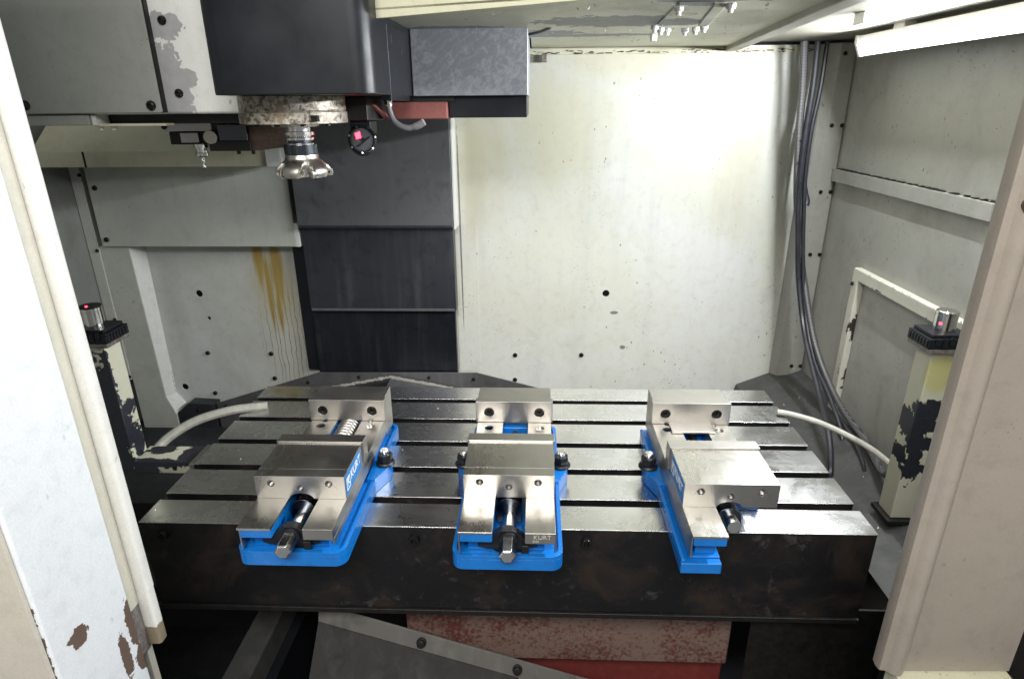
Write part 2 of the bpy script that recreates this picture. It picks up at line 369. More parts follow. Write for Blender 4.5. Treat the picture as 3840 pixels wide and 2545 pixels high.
def mk_chipped(name, bl, under=(.013, .014, .02), yel=None):     # cream post paint flaked off black steel
    t = NT(name); n = t.noise(40, 4); c = t.mix(n, (.58, .57, .43), (.66, .65, .52))
    if yel: c = t.mix(t.blobs(yel, 20, .3, .5), c, (.56, .53, .24))
    m = t.blobs(bl, 70, 1.7, .03, .8); c = t.mix(m, c, t.mix(t.noise(90, 4), under, tuple(x*2.4 for x in under)))
    return t.out(c, t.mixf(m, .45, .38), 0, t.math('MULTIPLY', m, -1.0), .5, .001)
M['post_left'] = mk_chipped('post_paint_flaked', [(0, -.026, .16, .03, .02, .10), (-.005, -.026, .05, .03, .02, .10), (.012, -.02, .10, .03, .03, .05), (.02, -.03, .22, .012, .012, .10), (.025, .005, .06, .01, .02, .04), (.028, .0, .14, .01, .03, .02),
    (.06, .02, .031, .03, .02, .01), (.05, -.028, .027, .12, .012, .012), (.05, -.03, .008, .03, .01, .02), (.14, .0, .031, .03, .05, .006)])
M['post_right'] = mk_chipped('post_paint_peeling', [(0, -.026, .165, .05, .02, .022), (-.014, -.024, .12, .016, .02, .06), (.010, -.024, .09, .03, .02, .014), (.012, -.024, .13, .03, .02, .012), (-.024, 0, .13, .02, .03, .03), (-.024, .0, .06, .02, .03, .02), (-.008, -.026, .05, .016, .012, .05), (0, -.024, .035, .03, .02, .012)], yel=[(0, -.03, .24, .04, .03, .05)])

def emission(name, col, s):
    m = bpy.data.materials.new(name); m.use_nodes = True; b = m.node_tree.nodes['Principled BSDF']
    b.inputs['Base Color'].default_value = (*col, 1); b.inputs['Emission Color'].default_value = (*col, 1); b.inputs['Emission Strength'].default_value = s; return m
M['tube'] = emission('lamp_diffuser', (.94, .975, 1.0), 9.0); M['tube'].cycles.emission_sampling = 'NONE'
M['led'] = emission('red_led', (1.0, .03, .06), 6); M['led'].cycles.emission_sampling = 'NONE'
def mk_glass():
    t = NT('sensor_window'); t.b.inputs['Base Color'].default_value = (.10, .105, .115, 1); t.b.inputs['Roughness'].default_value = .08; t.b.inputs['Coat Weight'].default_value = 1; return t.m
M['lens'] = mk_glass()

# ------------------------------------------------------------------ shared small meshes
def screw_mesh(r, h, name='screw', mat='screw'):      # button head with a hex socket, axis -Y (heads face the room)
    b = MB(); b.lathe([(r, 0), (r, h*.35), (r*.93, h*.6), (r*.72, h*.9), (r*.45, h), (r*.42, h), (r*.40, h*.45)], (0, 0, 0), (0, -1, 0), 14)
    me = b.mesh(name); me.materials.append(M[mat]); return me
SCREW = screw_mesh(.0075, .006)
SCREW_S = screw_mesh(.0055, .005)
def screws(parent, pts, rot=(0, 0, 0), me=None):
    for p in pts: shared('screw', me or SCREW, parent, p, rot)

# ------------------------------------------------------------------ the enclosure
BY = 1.0                                   # inner face of the rear wall
wb = struct('wall_back'); wb['label'] = 'cream painted rear wall of the machining chamber'
holes_r = [circ(.264, .115, .011, 16)]
MB().prism([(-.235, -.6), (.84, -.6), (.84, .812), (-.235, .812)], 'y', BY, BY+.004, holes_r).build('panel', M['back_right'], wb)
holes_l = [circ(-1.033, .110, .0115, 16), circ(-1.016, .027, .006, 12), circ(-1.145, -.220, .0115, 16)]
MB().prism([(-1.32, -.6), (-.64, -.6), (-.64, .9), (-1.32, .9)], 'y', BY, BY+.004, holes_l).build('panel', M['back_left'], wb)
MB().box(-1.6, .95, BY+.02, BY+.03, -.7, 1.2).build('backing_sheet', M['dark_hole'], wb)
MB().box(-.203, -.135, BY-.0015, BY-.0003, -.152, .335).build('joint_strip', M['back_right'], wb, .0005)
screws(wb, [(x, BY, z) for x, z in ((-1.043, -.095), (-.829, -.096), (-.830, -.185), (-1.044, -.242), (-.021, -.095), (.194, -.093), (-.022, -.183))])
# deep frame at the left of the rear wall with its bright sloping reveal
FY = .95
MB().prism([(-1.285, -.36), (-1.163, -.36), (-1.163, -.30), (-1.186, -.235), (-1.196, .275), (-1.285, .275)], 'y', FY, BY-.001).build('frame_panel', M['frame_left'], wb, .0015)
rv = MB()
rv.slab([(-1.1955, FY+.002, .273), (-1.1855, FY+.002, -.235), (-1.178, BY-.0005, -.24), (-1.176, BY-.0005, .273)], (-.004, 0, 0))
rv.slab([(-1.1855, FY+.002, -.235), (-1.1625, FY+.002, -.30), (-1.15, BY-.0005, -.282), (-1.178, BY-.0005, -.24)], (-.004, 0, 0)); rv.build('reveal', M['atc_white'], wb)
up = MB().box(-1.268, -.672, FY-.012, BY-.001, .275, .62).build('upper_panel', M['frame_left'], wb, .0025)
MB().box(-.672, -.660, FY-.012, FY+.02, .275, .345).build('corner_tab', M['atc_white'], wb, .001)
screws(wb, [(-1.247, FY-.012, .449), (-1.249, FY-.012, .297)])
# narrow strip in the rear left corner
MB().box(-1.318, -1.286, FY-.006, BY, -.17, .52).build('corner_strip', M['frame_left'], wb, .001)
screws(wb, [(-1.288, FY-.006, .485), (-1.291, FY-.006, .262), (-1.290, FY-.006, .04), (-1.288, FY-.006, -.158)], me=SCREW_S)
# sealing bead down the reveal
sd = MB()
for i in range(26):
    z = .17-.016*i; sd.box(-1.186+.0004*i*.3, -1.1815+.0004*i*.3, BY-.004, BY, z-random.uniform(.004, .007), z+random.uniform(.002, .006))
tag(sd.build('sealant_bead', M['dark_hole'], wb), kind='stuff')

wl = struct('wall_left')
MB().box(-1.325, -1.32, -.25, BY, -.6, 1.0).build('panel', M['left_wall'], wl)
MB().box(-1.32, -1.3185, .55, FY, -.095, -.091).build('seam', M['dark_hole'], wl)

wr = struct('wall_right'); RX = .88
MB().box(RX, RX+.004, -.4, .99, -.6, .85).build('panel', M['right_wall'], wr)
# slanted corner post with two rows of screws
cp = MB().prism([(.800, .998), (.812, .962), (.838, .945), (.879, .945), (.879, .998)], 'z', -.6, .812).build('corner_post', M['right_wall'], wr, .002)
for z in (.786, .608, .431, .252, .075, -.102):
    for x in ((.846, .873) if z < .75 else (.850,)): shared('screw', SCREW_S, wr, (x, .945, z))
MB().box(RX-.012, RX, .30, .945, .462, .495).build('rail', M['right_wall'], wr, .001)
rg = MB(); rng = random.Random(3)
for i in range(120):
    y = rng.uniform(.3, .94); rg.box(RX-.011+rng.uniform(0, .006), RX-.002, y, y+rng.uniform(.004, .014), .495, .495+rng.uniform(.001, .004))
tag(rg.build('grime_bead', M['black_rough'], wr), kind='stuff')
# raised frame round a service hatch
fr = MB(); y0, y1, z0, z1, w = .27, .715, -.16, .272, .030
fr.prism([(y0, z0), (y1, z0), (y1, z1), (y0, z1)], 'x', RX-.020, RX, [[(y0+w, z0+w), (y1-w, z0+w), (y1-w, z1-w), (y0+w, z1-w)]])
def mk_hatch_frame():
    t = NT('hatch_frame_paint'); n = t.noise(30, 4); c = t.mix(n, (.52, .51, .43), (.60, .59, .51))
    m = t.blobs([(RX, .690, .12, .02, .008, .06), (RX, .692, -.02, .02, .008, .10), (RX, .58, .246, .02, .12, .007), (RX, .40, .245, .02, .05, .006)], 45, 1.1, .05, .6)
    return t.out(t.mix(m, c, (.03, .022, .02)), .5, 0, m, -.3, .001)
fo = fr.build('hatch_frame', mk_hatch_frame(), wr, .003)
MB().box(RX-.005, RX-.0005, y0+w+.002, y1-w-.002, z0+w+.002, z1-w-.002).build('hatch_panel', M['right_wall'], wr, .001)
shared('screw', SCREW_S, wr, (RX-.0205, .705, .232), (0, 0, math.radians(-90)))

ce = struct('ceiling'); CZ = .81
cut = [(-.225, .26), (-.10, .12), (.50, .02), (.50, -.4), (.47, -.4)]
MB().prism([(-.222, .235), (.13, .12), (.14, -.15), (.45, -.15), (.565, BY), (.03, BY), (.03, .70), (-.245, .60)], 'z', CZ, CZ+.003, [circ(.287, .30, .023, 18)]).build('panel', M['ceiling'], ce)
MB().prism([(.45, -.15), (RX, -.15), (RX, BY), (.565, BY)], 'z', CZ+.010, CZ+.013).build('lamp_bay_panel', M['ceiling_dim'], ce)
MB().slab([(-.222, .235, CZ-.012), (.130, .120, CZ-.004), (.130, .120, .90), (-.222, .235, .90)], (0, .006, 0)).build('front_lip', M['yellowed'], ce, .001)
MB().slab([(-.3, .10, .93), (.2, .02, .93), (RX, -.15, .93), (RX, BY, .95), (-.3, BY, .95)], (0, 0, .004)).build('roof_sheet', M['dark_hole'], ce)
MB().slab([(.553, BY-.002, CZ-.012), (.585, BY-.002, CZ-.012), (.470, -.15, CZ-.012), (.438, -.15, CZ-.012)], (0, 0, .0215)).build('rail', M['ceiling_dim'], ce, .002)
MB().box(-.235, RX, BY-.006, BY-.0005, CZ-.016, CZ-.002).build('wall_gasket', M['yellowed'], ce, .001)
gk = MB()
for i in range(120):
    x = rng.uniform(-.0, .86); z = CZ-.013+rng.uniform(-.003, .006); gk.box(x, x+rng.uniform(.003, .016), BY-.0085, BY-.005, z, z+rng.uniform(.001, .003))
tag(gk.build('grime_bead', M['rust_block'], ce), kind='stuff')
# small hatch plate with screws, a block and a stay wire on the ceiling
MB().prism([(.255, .185), (.308, .185), (.362, .462), (.270, .452)], 'z', CZ-.004, CZ-.0005, [circ(.287, .30, .023, 18)]).build('hatch_plate', M['ceiling'], ce, .0008)
MB().slab([(.305, .18, CZ-.009), (.322, .18, CZ-.009), (.360, .43, CZ-.009), (.343, .43, CZ-.009)], (0, 0, .005)).build('hatch_bar', M['ceiling_dim'], ce, .001)
sb = MB().lathe([(.0075, 0), (.0075, .006), (.006, .008), (.004, .008), (.004, .013)], (0, 0, 0), (0, 0, -1), 10).mesh('screw'); sb.materials.append(M['trim'])
for x, y in ((.266, .447), (.360, .455), (.30, .50), (.335, .505), (.258, .20), (.33, .18), (.285, .49), (.352, .49)): shared('screw', sb, ce, (x, y, CZ-.004))
MB().box(.292, .304, .632, .652, CZ-.016, CZ).build('stop_block', M['trim'], ce, .002)
MB().tube([(-.09, .585, CZ-.002), (-.05, .575, CZ-.008), (-.01, .568, CZ-.009), (.04, .54, CZ-.006), (.07, .50, CZ-.001)], .0028, 8).build('wire', M['cable_black'], ce)
MB().box(-.03, -.005, .562, .578, CZ-.013, CZ).build('wire_clip', M['trim'], ce, .001)
MB().box(.055, .072, .972, .992, CZ-.035, CZ-.016).build('bracket', M['rust_plate'], ce, .002)
MB().box(.628, .645, .40, .44, CZ-.010, CZ+.010).build('lamp_clip', M['trim'], ce, .002)

# lower chamber: tray, apron, dark pan
tr = struct('chip_tray')
MB().slab([(-1.32, .30, -.42), (.66, .30, -.42), (.66, .995, -.345), (-1.32, .995, -.345)], (0, 0, -.004)).build('rear_sheet', M['tray_dark'], tr)
MB().slab([(.70, -.02, -.19), (RX, -.02, -.115), (RX, .995, -.115), (.70, .995, -.19)], (0, 0, -.004)).build('side_sheet', M['tray'], tr)
MB().slab([(.70, .30, -.19), (.70, .995, -.19), (.66, .995, -.345), (.66, .30, -.42)], (.004, 0, 0)).build('side_step', M['tray'], tr)
MB().box(.66, RX, -.024, -.020, -.75, -.115).build('front_sheet', M['tray_dark'], tr)
MB().slab([(-1.32, -.7, -.75), (1.0, -.7, -.75), (1.0, .5, -.72), (-1.32, .5, -.72)], (0, 0, -.004)).build('pan', M['tray_dark'], tr)
MB().box(.70, 1.0, -.7, -.41, -.75, -.12).build('pan_side', M['tray_dark'], tr)
MB().box(-1.32, RX, .46, .464, -.75, -.30).build('pan_riser', M['dark_hole'], tr)
MB().box(.445, RX, .030, .034, -.75, -.19).build('black_filler', M['black_rough'], tr)  # added black panel filling the dark void below the table's right end
ap = thing('rear_apron', 'dark grey bent steel apron with screws across the rear wall foot', 'apron', (0, 0, 0))
AY = .955
MB().prism([(-1.02, -.258), (-.661, -.143), (-.145, -.139), (.03, -.185), (.16, -.225), (.16, -.35), (-1.02, -.35)], 'y', AY, AY+.004).build('sheet', M['apron'], ap, .0008)
MB().prism([(-1.16, -.295), (-1.115, -.258), (-1.03, -.262), (-1.03, -.35), (-1.16, -.35)], 'y', AY-.002, AY+.0405).build('end_plate', M['tray_dark'], ap, .001)
screws(ap, [(x, AY, z) for x, z in ((-.99, -.268), (-.70, -.178), (-.53, -.158), (-.30, -.158), (-.155, -.162))], me=SCREW_S)
shared('screw', SCREW_S, ap, (-1.085, AY-.002, -.283))
yc = thing('gabled_way_cover', 'black gabled steel way cover behind the table', 'way cover', (-.42, .75, -.34))
def L3(pts, o): return [tuple(Vector(p)-Vector(o)) for p in pts]
yo = (-.42, .75, -.34)
MB().slab(L3([(-.421, .56, -.158), (-.66, .56, -.205), (-.66, .95, -.205), (-.421, .95, -.158)], yo), (0, 0, .004)).build('roof_sheet', M['cover_low'], yc)
MB().slab(L3([(-.421, .56, -.158), (-.19, .56, -.20), (-.19, .95, -.20), (-.421, .95, -.158)], yo), (0, 0, .004)).build('roof_sheet', M['apron'], yc)
MB().box(-.24, .23, -.19, .2, -.08, .12).build('body', M['black'], yc)
ws = MB()
for (a, b) in (((-.421, .945, -.152), (-.62, .945, -.192)), ((-.421, .945, -.152), (-.22, .945, -.192))):
    for i in range(26):
        t = i/26+rng.uniform(-.01, .01); p = Vector(a).lerp(Vector(b), max(0, t))-Vector(yo)
        ws.box(p.x-.006, p.x+.006, p.y-rng.uniform(.004, .01), p.y+.003, p.z-.001, p.z+rng.uniform(.002, .005))
tag(ws.build('wiper_edge', M['conduit'], yc), kind='stuff')

# ------------------------------------------------------------------ telescopic column cover
cc = thing('column_cover', 'dark telescopic steel slide cover running down the machine column', 'slide cover', (-.43, .95, -.155))
co = (-.43, .95, -.155)
def lb(x0, x1, y0, y1, z0, z1, o): return (x0-o[0], x1-o[0], y0-o[1], y1-o[1], z0-o[2], z1-o[2])
for m in ('cover_top',): pass
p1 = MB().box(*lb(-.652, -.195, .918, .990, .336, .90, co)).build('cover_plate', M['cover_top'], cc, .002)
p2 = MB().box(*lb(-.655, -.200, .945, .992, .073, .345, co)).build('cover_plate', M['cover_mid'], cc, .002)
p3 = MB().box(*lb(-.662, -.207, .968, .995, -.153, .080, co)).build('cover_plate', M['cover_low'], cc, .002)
MB().box(*lb(-.648, -.199, .914, .9175, .336, .343, co)).build('wiper_lip', M['cover_mid'], p1, .001)
MB().box(*lb(-.651, -.204, .941, .9445, .073, .081, co)).build('wiper_lip', M['cover_top'], p2, .001)
MB().box(*lb(-.700, -.664, .975, .999, -.14, .62, co)).build('side_channel', M['black'], cc, .001)
MB().box(*lb(-.1935, -.1895, .922, .999, .33, .80, co)).build('side_flange', M['atc_white'], cc)

# ------------------------------------------------------------------ spindle head
hd = thing('spindle_head', 'large black spindle head with scuffed side box and red casting', 'spindle head', (-.397, .32, .64)); ho = (-.397, .32, .64)
def H(*a): return lb(*a, ho)
def off(pts, o, ax):
    i, j = {'x': (1, 2), 'y': (0, 2), 'z': (0, 1)}[ax]; return [(p[0]-o[i], p[1]-o[j]) for p in pts]
MB().prism(off(rrect(-.474, -.212, .170, .505, .030, 7, (1, 1, 0, 0)), ho, 'z'), 'z', .686-ho[2], 1.0-ho[2]).build('casing', M['black'], hd, .002)
MB().box(*H(-.2285, -.2115, .30, .470, .677, .80)).build('side_plate', M['black'], hd, .0015)
for y, z in ((.33, .776), (.41, .762)): MB().cyl((-.2112-ho[0], y-ho[1], z-ho[2]), (-.2135-ho[0], y-ho[1], z-ho[2]), .009, n=16).build('port', M['dark_hole'], hd)
MB().box(*H(-.2105, .026, .5, .90, .686, .92)).build('side_box', M['scuffed'], hd, .002)
MB().box(*H(-.140, .024, .520, .80, .643, .6855)).build('lower_box', M['black'], hd, .0015)
MB().box(*H(-.262, -.142, .508, .80, .641, .675)).build('red_casting', M['red'], hd, .003)
MB().box(*H(-.250, -.128, .515, .80, .675, .6855)).build('casting_top', M['black_rough'], hd)
MB().prism(off([(-.47, .425), (-.290, .425), (-.264, .507), (-.264, .70), (-.47, .70)], ho, 'z'), 'z', .641-ho[2], .6855-ho[2]).build('lower_casting', M['black_rough'], hd, .002)
MB().slab(L3([(-.290, .440, .674), (-.284, .440, .674), (-.258, .47, .642), (-.266, .47, .642)], ho), (0, .03, 0)).build('red_edge', M['red'], hd)
MB().lathe([(.094, .0), (.094, .019), (.0915, .0195), (.0915, .021), (.0925, .022), (.0925, .0455)], (0, 0, 0), (0, 0, 1), 64).build('nose_ring', M['rust_ring'], hd, .0008)
MB().box(.058, .068, -.0785, -.066, .004, .014).build('ring_slot', M['dark_hole'], hd)
MB().lathe([(.040, -.006), (.045, 0), (.045, .002)], (0, 0, 0), (0, 0, 1), 40).build('spindle_nose', M['grey_tool'], hd)
for a in (200, 235, 268, 300, 335):
    MB().cyl((.078*math.cos(math.radians(a)), .078*math.sin(math.radians(a)), -.004), (.078*math.cos(math.radians(a)), .078*math.sin(math.radians(a)), .001), .005, n=10).build('bolt', M['screw'], hd)
nz = MB().tube(L3([(-.256, .47, .690), (-.256, .47, .662), (-.246, .468, .637), (-.222, .465, .6255), (-.200, .462, .629), (-.184, .46, .637)], ho), lambda t: .0062+.0012*(t > .75), 12).build('coolant_nozzle', M['hose'], hd)
MB().cyl(L3([(-.256, .47, .679)], ho)[0], L3([(-.256, .47, .667)], ho)[0], .0082, n=14).build('collar', M['chrome'], nz)

# scanner head hanging under the casting
sn = thing('laser_sensor', 'round black sensor with grey window and red glow under the spindle head', 'sensor', (-.311, .45, .602))
d = Vector((.22, -.80, .16)).normalized()
MB().lathe([(.024, -.040), (.027, -.034), (.027, .0), (.0285, .003), (.0285, .012), (.0255, .016), (.0235, .016), (.0225, .0125)], (0, 0, 0), d, 32).build('housing', M['black'], sn)
MB().lathe([(.0222, .009), (.0222, .0128), (.020, .0134)], (0, 0, 0), d, 28).build('window', M['lens'], sn)
ax = d.cross(Vector((0, 0, 1))).normalized(); uy = ax.cross(d)
q = [d*.0145+ax*a+uy*b for a, b in ((.002, .003), (.012, .001), (.014, .012), (.004, .016))]
MB().slab([tuple(p) for p in q], tuple(d*.0006)).build('red_glow', M['led'], sn)
q = [d*.0145+ax*a+uy*b for a, b in ((-.004, -.003), (.002, -.003), (.002, .003), (-.004, .003))]
MB().slab([tuple(p) for p in q], tuple(d*.0006)).build('aperture', M['dark_hole'], sn)
q = [d*.0145+ax*a+uy*b for a, b in ((-.016, .004), (-.014, .006), (.012, -.013), (.010, -.015))]
MB().slab([tuple(p) for p in q], tuple(d*.0006)).build('slot', M['dark_hole'], sn)
MB().box(-.022, .020, -.004, .05, .012, .0385).build('mount', M['black'], sn, .003)
for i in range(7):
    t = 2*math.pi*i/7+.3; p = d*.0125+ax*(.0262*math.cos(t))+uy*(.0262*math.sin(t)); MB().cyl(p, p+d*.004, .0022, n=8).build('screw', M['chrome'], sn)

# face mill held in the spindle
fm = thing('face_mill', 'steel face mill with carbide inserts held in the spindle nose', 'cutter', (-.392, .32, .545))
MB().lathe([(.026, .050), (.026, .060), (.021, .061), (.021, .0655), (.0265, .066), (.0265, .070), (.0215, .071), (.0215, .074), (.0275, .0745), (.0275, .080), (.022, .081), (.022, .088), (.030, .089), (.030, .0935)], (0, 0, 0), (0, 0, 1), 40).build('tool_holder', M['chrome'], fm)
MB().lathe([(.0295, .040), (.0305, .041), (.0305, .0575), (.0290, .058)], (0, 0, 0), (0, 0, 1), 40).build('collar', M['dark_tool'], fm)
MB().lathe([(.021, .0575), (.0215, .058), (.0215, .073)], (0, 0, 0), (0, 0, 1), 36).build('holder_neck', M['dark_tool'], fm)
def mill_body():
    b = MB(); n = 140; prof = [(.014, .004), (.040, .002), (.0475, .001), (.0495, .006), (.0490, .014), (.045, .020), (.038, .026), (.032, .031), (.0305, .034), (.0295, .040), (.018, .041)]
    vs = []
    for k, (r, h) in enumerate(prof):
        for i in range(n):
            t = i/n*5; fct = (t % 1.0); w = .30+.05*(1-h/.04)
            cut = 0.0
            if h < .027:
                dd = abs(fct-.5); edge = max(0, min(1, (w*.5+.08*(h < .01)-dd)/.05)); depth = .024*(1-(h/.029)**1.6); cut = edge*depth
            tw = .12*h/.03; a = 2*math.pi*(i/n)+tw; rr = max(.008, r-cut*(r/.05))
            vs.append((rr*math.cos(a), rr*math.sin(a), h))
    fs = []
    for k in range(len(prof)-1):
        for i in range(n):
            j = (i+1) % n; fs.append((k*n+i, k*n+j, (k+1)*n+j, (k+1)*n+i))
    fs.append(tuple(range(n-1, -1, -1))); m = (len(prof)-1)*n; fs.append(tuple(range(m, m+n)))
    return b._add(vs, fs)
mb = mill_body().build('cutter_body', M['grey_tool'], fm); mb.rotation_euler = (0, 0, math.radians(258))
for k in range(5):
    a = 2*math.pi*((k+.70)/5)+math.radians(258); o = MB().prism([(-.006, -.006), (.006, -.006), (.0075, .0), (.006, .007), (-.006, .007)], 'y', -.002, .002).build('insert', M['steel'], fm, .0006)
    o.location = (.0455*math.cos(a), .0455*math.sin(a), .0065); o.rotation_euler = (0, 0, a)
    MB().cyl((0, -.0026, .0005), (0, -.0015, .0005), .0022, n=8).build('screw', M['screw'], o)

# ------------------------------------------------------------------ tool changer
tc = thing('tool_changer', 'cream painted tool changer box with grey cover panel and rusty arm block', 'tool changer', (-.66, .45, .64)); to = (-.66, .45, .64)
def T(*a): return lb(*a, to)
o = MB().box(-.905, -.480, .300, .72, .657, 1.0); o.v = [(x-to[0], y-to[1], z-to[2]) for x, y, z in o.v]
def world_obj_mat(o): return o
# the box keeps world-like coordinates for its flaked paint, so it is parented with an inverse offset
bx = MB().box(-.905, -.480, .300, .72, .657, 1.0).build('box', M['atc_white'], tc, .006); bx.location = (-to[0], -to[1], -to[2])
pnl = MB().prism(off(rrect(-.884, -.622, .6595, .99, .004, 3), to, 'y'), 'y', .288-to[1], .2995-to[1]).build('cover_panel', M['atc_panel'], tc, .002)
for x, z in ((-.870, .674), (-.640, .672), (-.640, .93)): shared('screw', screw_mesh(.0085, .006), pnl, (x-to[0], .288-to[1], z-to[2]))
MB().box(*T(-.6215, -.6185, .289, .2995, .660, .99)).build('panel_seam', M['black_rough'], tc)
for x, z in ((-.598, .808), (-.592, .692)): shared('screw', screw_mesh(.0075, .006), tc, (x-to[0], .300-to[1], z-to[2]))
MB().box(*T(-.885, -.765, .295, .60, .639, .6568)).build('lower_lip', M['atc_panel'], tc, .002)
MB().box(*T(-.764, -.755, .300, .60, .639, .6568)).build('lip_end', M['trim'], tc, .001)
MB().box(*T(-.755, -.45, .335, .65, .640, .6568)).build('lower_casting', M['black_rough'], tc, .002)
MB().box(*T(-.764, -.63, .305, .334, .637, .6415)).build('lip_strip', M['yellowed'], tc, .001)
for x in (-.762, -.738): MB().cyl((x-to[0], .32-to[1], .637-to[2]), (x-to[0], .32-to[1], .630-to[2]), .0045, n=10).build('bolt', M['trim'], tc)
arm = MB().prism(off([(-.635, .637), (-.470, .637), (-.470, .590), (-.535, .583), (-.632, .583)], to, 'y'), 'y', .46-to[1], .56-to[1]).build('arm_block', M['rust_block'], tc, .002)
MB().box(*T(-.632, -.545, .450, .4605, .583, .603)).build('arm_foot', M['black_rough'], arm, .001)
MB().box(*T(-.608, -.548, .448, .4605, .6035, .635)).build('arm_plate', M['dark_tool'], arm, .001)
for x in (-.583, -.552): MB().cyl((x-to[0], .475-to[1], .583-to[2]), (x-to[0], .475-to[1], .575-to[2]), .004, n=8).build('bolt', M['screw'], arm)
MB().box(*T(-.720, -.622, .452, .52, .622, .640)).build('gripper_rail', M['steel_side'], tc, .001)
MB().box(*T(-.715, -.612, .455, .52, .596, .6215)).build('gripper', M['black_rough'], tc, .002)
MB().box(*T(-.688, -.650, .447, .4548, .600, .620)).build('gripper_jaw', M['steel_side'], tc, .0015)
MB().cyl((-.622-to[0], .440-to[1], .611-to[2]), (-.626-to[0], .47-to[1], .611-to[2]), .0135, n=28).build('pivot_pin', M['steel'], tc, .001)
screws(tc, [(-.72-to[0], .452-to[1], .631-to[2])], me=SCREW_S)
dr = thing('drill', 'small twist drill in a collet holder hanging from the tool changer arm', 'drill', (-.655, .46, .545))
MB().lathe([(.010, .026), (.0125, .028), (.0135, .034), (.0115, .035), (.0115, .043), (.0145, .044), (.0145, .052)], (0, 0, 0), (0, 0, 1), 24).build('collet_holder', M['chrome'], dr)
def twist():
    b = MB(); n = 20; m = 40; vs = []
    for k in range(m+1):
        h = .028*k/m; r = .0040*(min(1, k/6+.08))
        for i in range(n):
            t = 2*math.pi*i/n; g = 1-.38*max(0, math.cos(2*(t-h*260)))**3; vs.append((r*g*math.cos(t), r*g*math.sin(t), h))
    fs = [(k*n+i, k*n+(i+1) % n, (k+1)*n+(i+1) % n, (k+1)*n+i) for k in range(m) for i in range(n)]+[tuple(range(n-1, -1, -1)), tuple(range(m*n, m*n+n))]
    return b._add(vs, fs)
twist().build('drill_bit', M['chrome'], dr)

# cream beam behind the changer
bm_ = thing('changer_beam', 'yellowed cream beam along the rear left of the chamber', 'beam', (-.95, .80, .52)); bo = (-.95, .80, .52)
MB().prism(off([(.80, .520), (.80, .560), (.88, .625), (.987, .625), (.987, .520)], bo, 'x'), 'x', -1.30-bo[0], -.665-bo[0]).build('beam_sheet', M['yellowed'], bm_, .0015)
MB().box(*lb(-.664, -.622, .790, .86, .520, .588, bo)).build('end_block', M['atc_white'], bm_, .002)
MB().box(*lb(-1.16, -1.155, .7985, .80, .520, .560, bo)).build('seam', M['dark_hole'], bm_)

# ------------------------------------------------------------------ work lamp
wlp = thing('work_lamp', 'bright white linear work lamp fixed under the chamber ceiling', 'lamp', (.80, .285, .782))
LP = [(-.0165, .0120), (-.0040, -.0150), (.0230, -.0130), (.0300, .0270), (-.0180, .0270)]
MB().prism(LP, 'y', -.46, .46).build('housing', M['trim'], wlp, .0015)
MB().slab([(-.0168, -.452, .0100), (-.0055, -.452, -.0140), (-.0055, .452, -.0140), (-.0168, .452, .0100)], (-.0030, 0, -.0014)).build('diffuser', M['tube'], wlp)
for s in (-1, 1): MB().prism([(-.021, .0125), (-.008, -.0175), (.0245, -.0150), (.0315, .0285), (-.0210, .0285)], 'y', .4525*s, .4640*s).build('end_cap', M['trim'], wlp, .001)
tl = bpy.data.lights.new('lamp_light', 'AREA'); tl.shape = 'RECTANGLE'; tl.size = .90; tl.size_y = .026; tl.energy = TUBE_POWER; tl.color = (.93, .97, 1.0)
to_ = bpy.data.objects.new('lamp_light', tl); C.objects.link(to_); to_.parent = wlp; to_.location = (-.0150, 0, -.0037)
nv = Vector((-.905, 0, -.425)).normalized(); xv = Vector((0, 1, 0)); zv = -nv; yv = zv.cross(xv)
to_.rotation_euler = Matrix((xv, yv, zv)).transposed().to_euler()
for s in (-.3, .3): MB().box(-.012, .012, s-.02, s+.02, .0275, .038).build('bracket', M['trim'], wlp)

# ------------------------------------------------------------------ machine table
tb = thing('machine_table', 'wide steel machining table with five long slots and black sides', 'table', (0, 0, 0))
TX0, TX1 = -.640, .614
yn = [0.0, .0845, .1845, .2845, .3845, .4845]; yf = [.0650, .1650, .2650, .3650, .4650, .55]
for i, (a, b) in enumerate(zip(yn, yf)):
    ins = (0, .006)[i % 2]
    MB().box(TX0, TX1, a, b, -.0022, 0).build('table_strip', M['table'], tb, .0006)
prof = [(0.002, -.185), (0.002, -.0026)]
for i in range(5): prof += [(yf[i]-.001, -.0026), (yf[i]-.001, -.022), (yf[i]-.009, -.022), (yf[i]-.009, -.040), (yn[i+1]+.009, -.040), (yn[i+1]+.009, -.022), (yn[i+1]+.001, -.022), (yn[i+1]+.001, -.0026)]
prof += [(.549, -.0026), (.549, -.185)]
b = MB(); b.prism(prof, 'x', TX0+.001, TX1-.001); b.build('table_body', M['casting'], tb)
MB().box(TX0-.022, TX0-.0015, .02, .53, -.06, -.03).build('end_gutter', M['black'], tb, .002)
MB().box(TX0-.012, TX0-.0005, .185, .262, -.028, -.0015).build('end_stop', M['steel_side'], tb, .002)
MB().box(TX0-.010, TX1, -.004, .0015, -.188, -.178).build('lower_edge', M['black_rough'], tb, .001)
for x in (-.601, -.161, .133):
    MB().lathe([(.0095, 0), (.0095, .007), (.0085, .009), (.005, .009), (.0048, .004)], (x, .002, -.0255), (0, -1, 0), 18).build('bolt', M['screw'], tb)

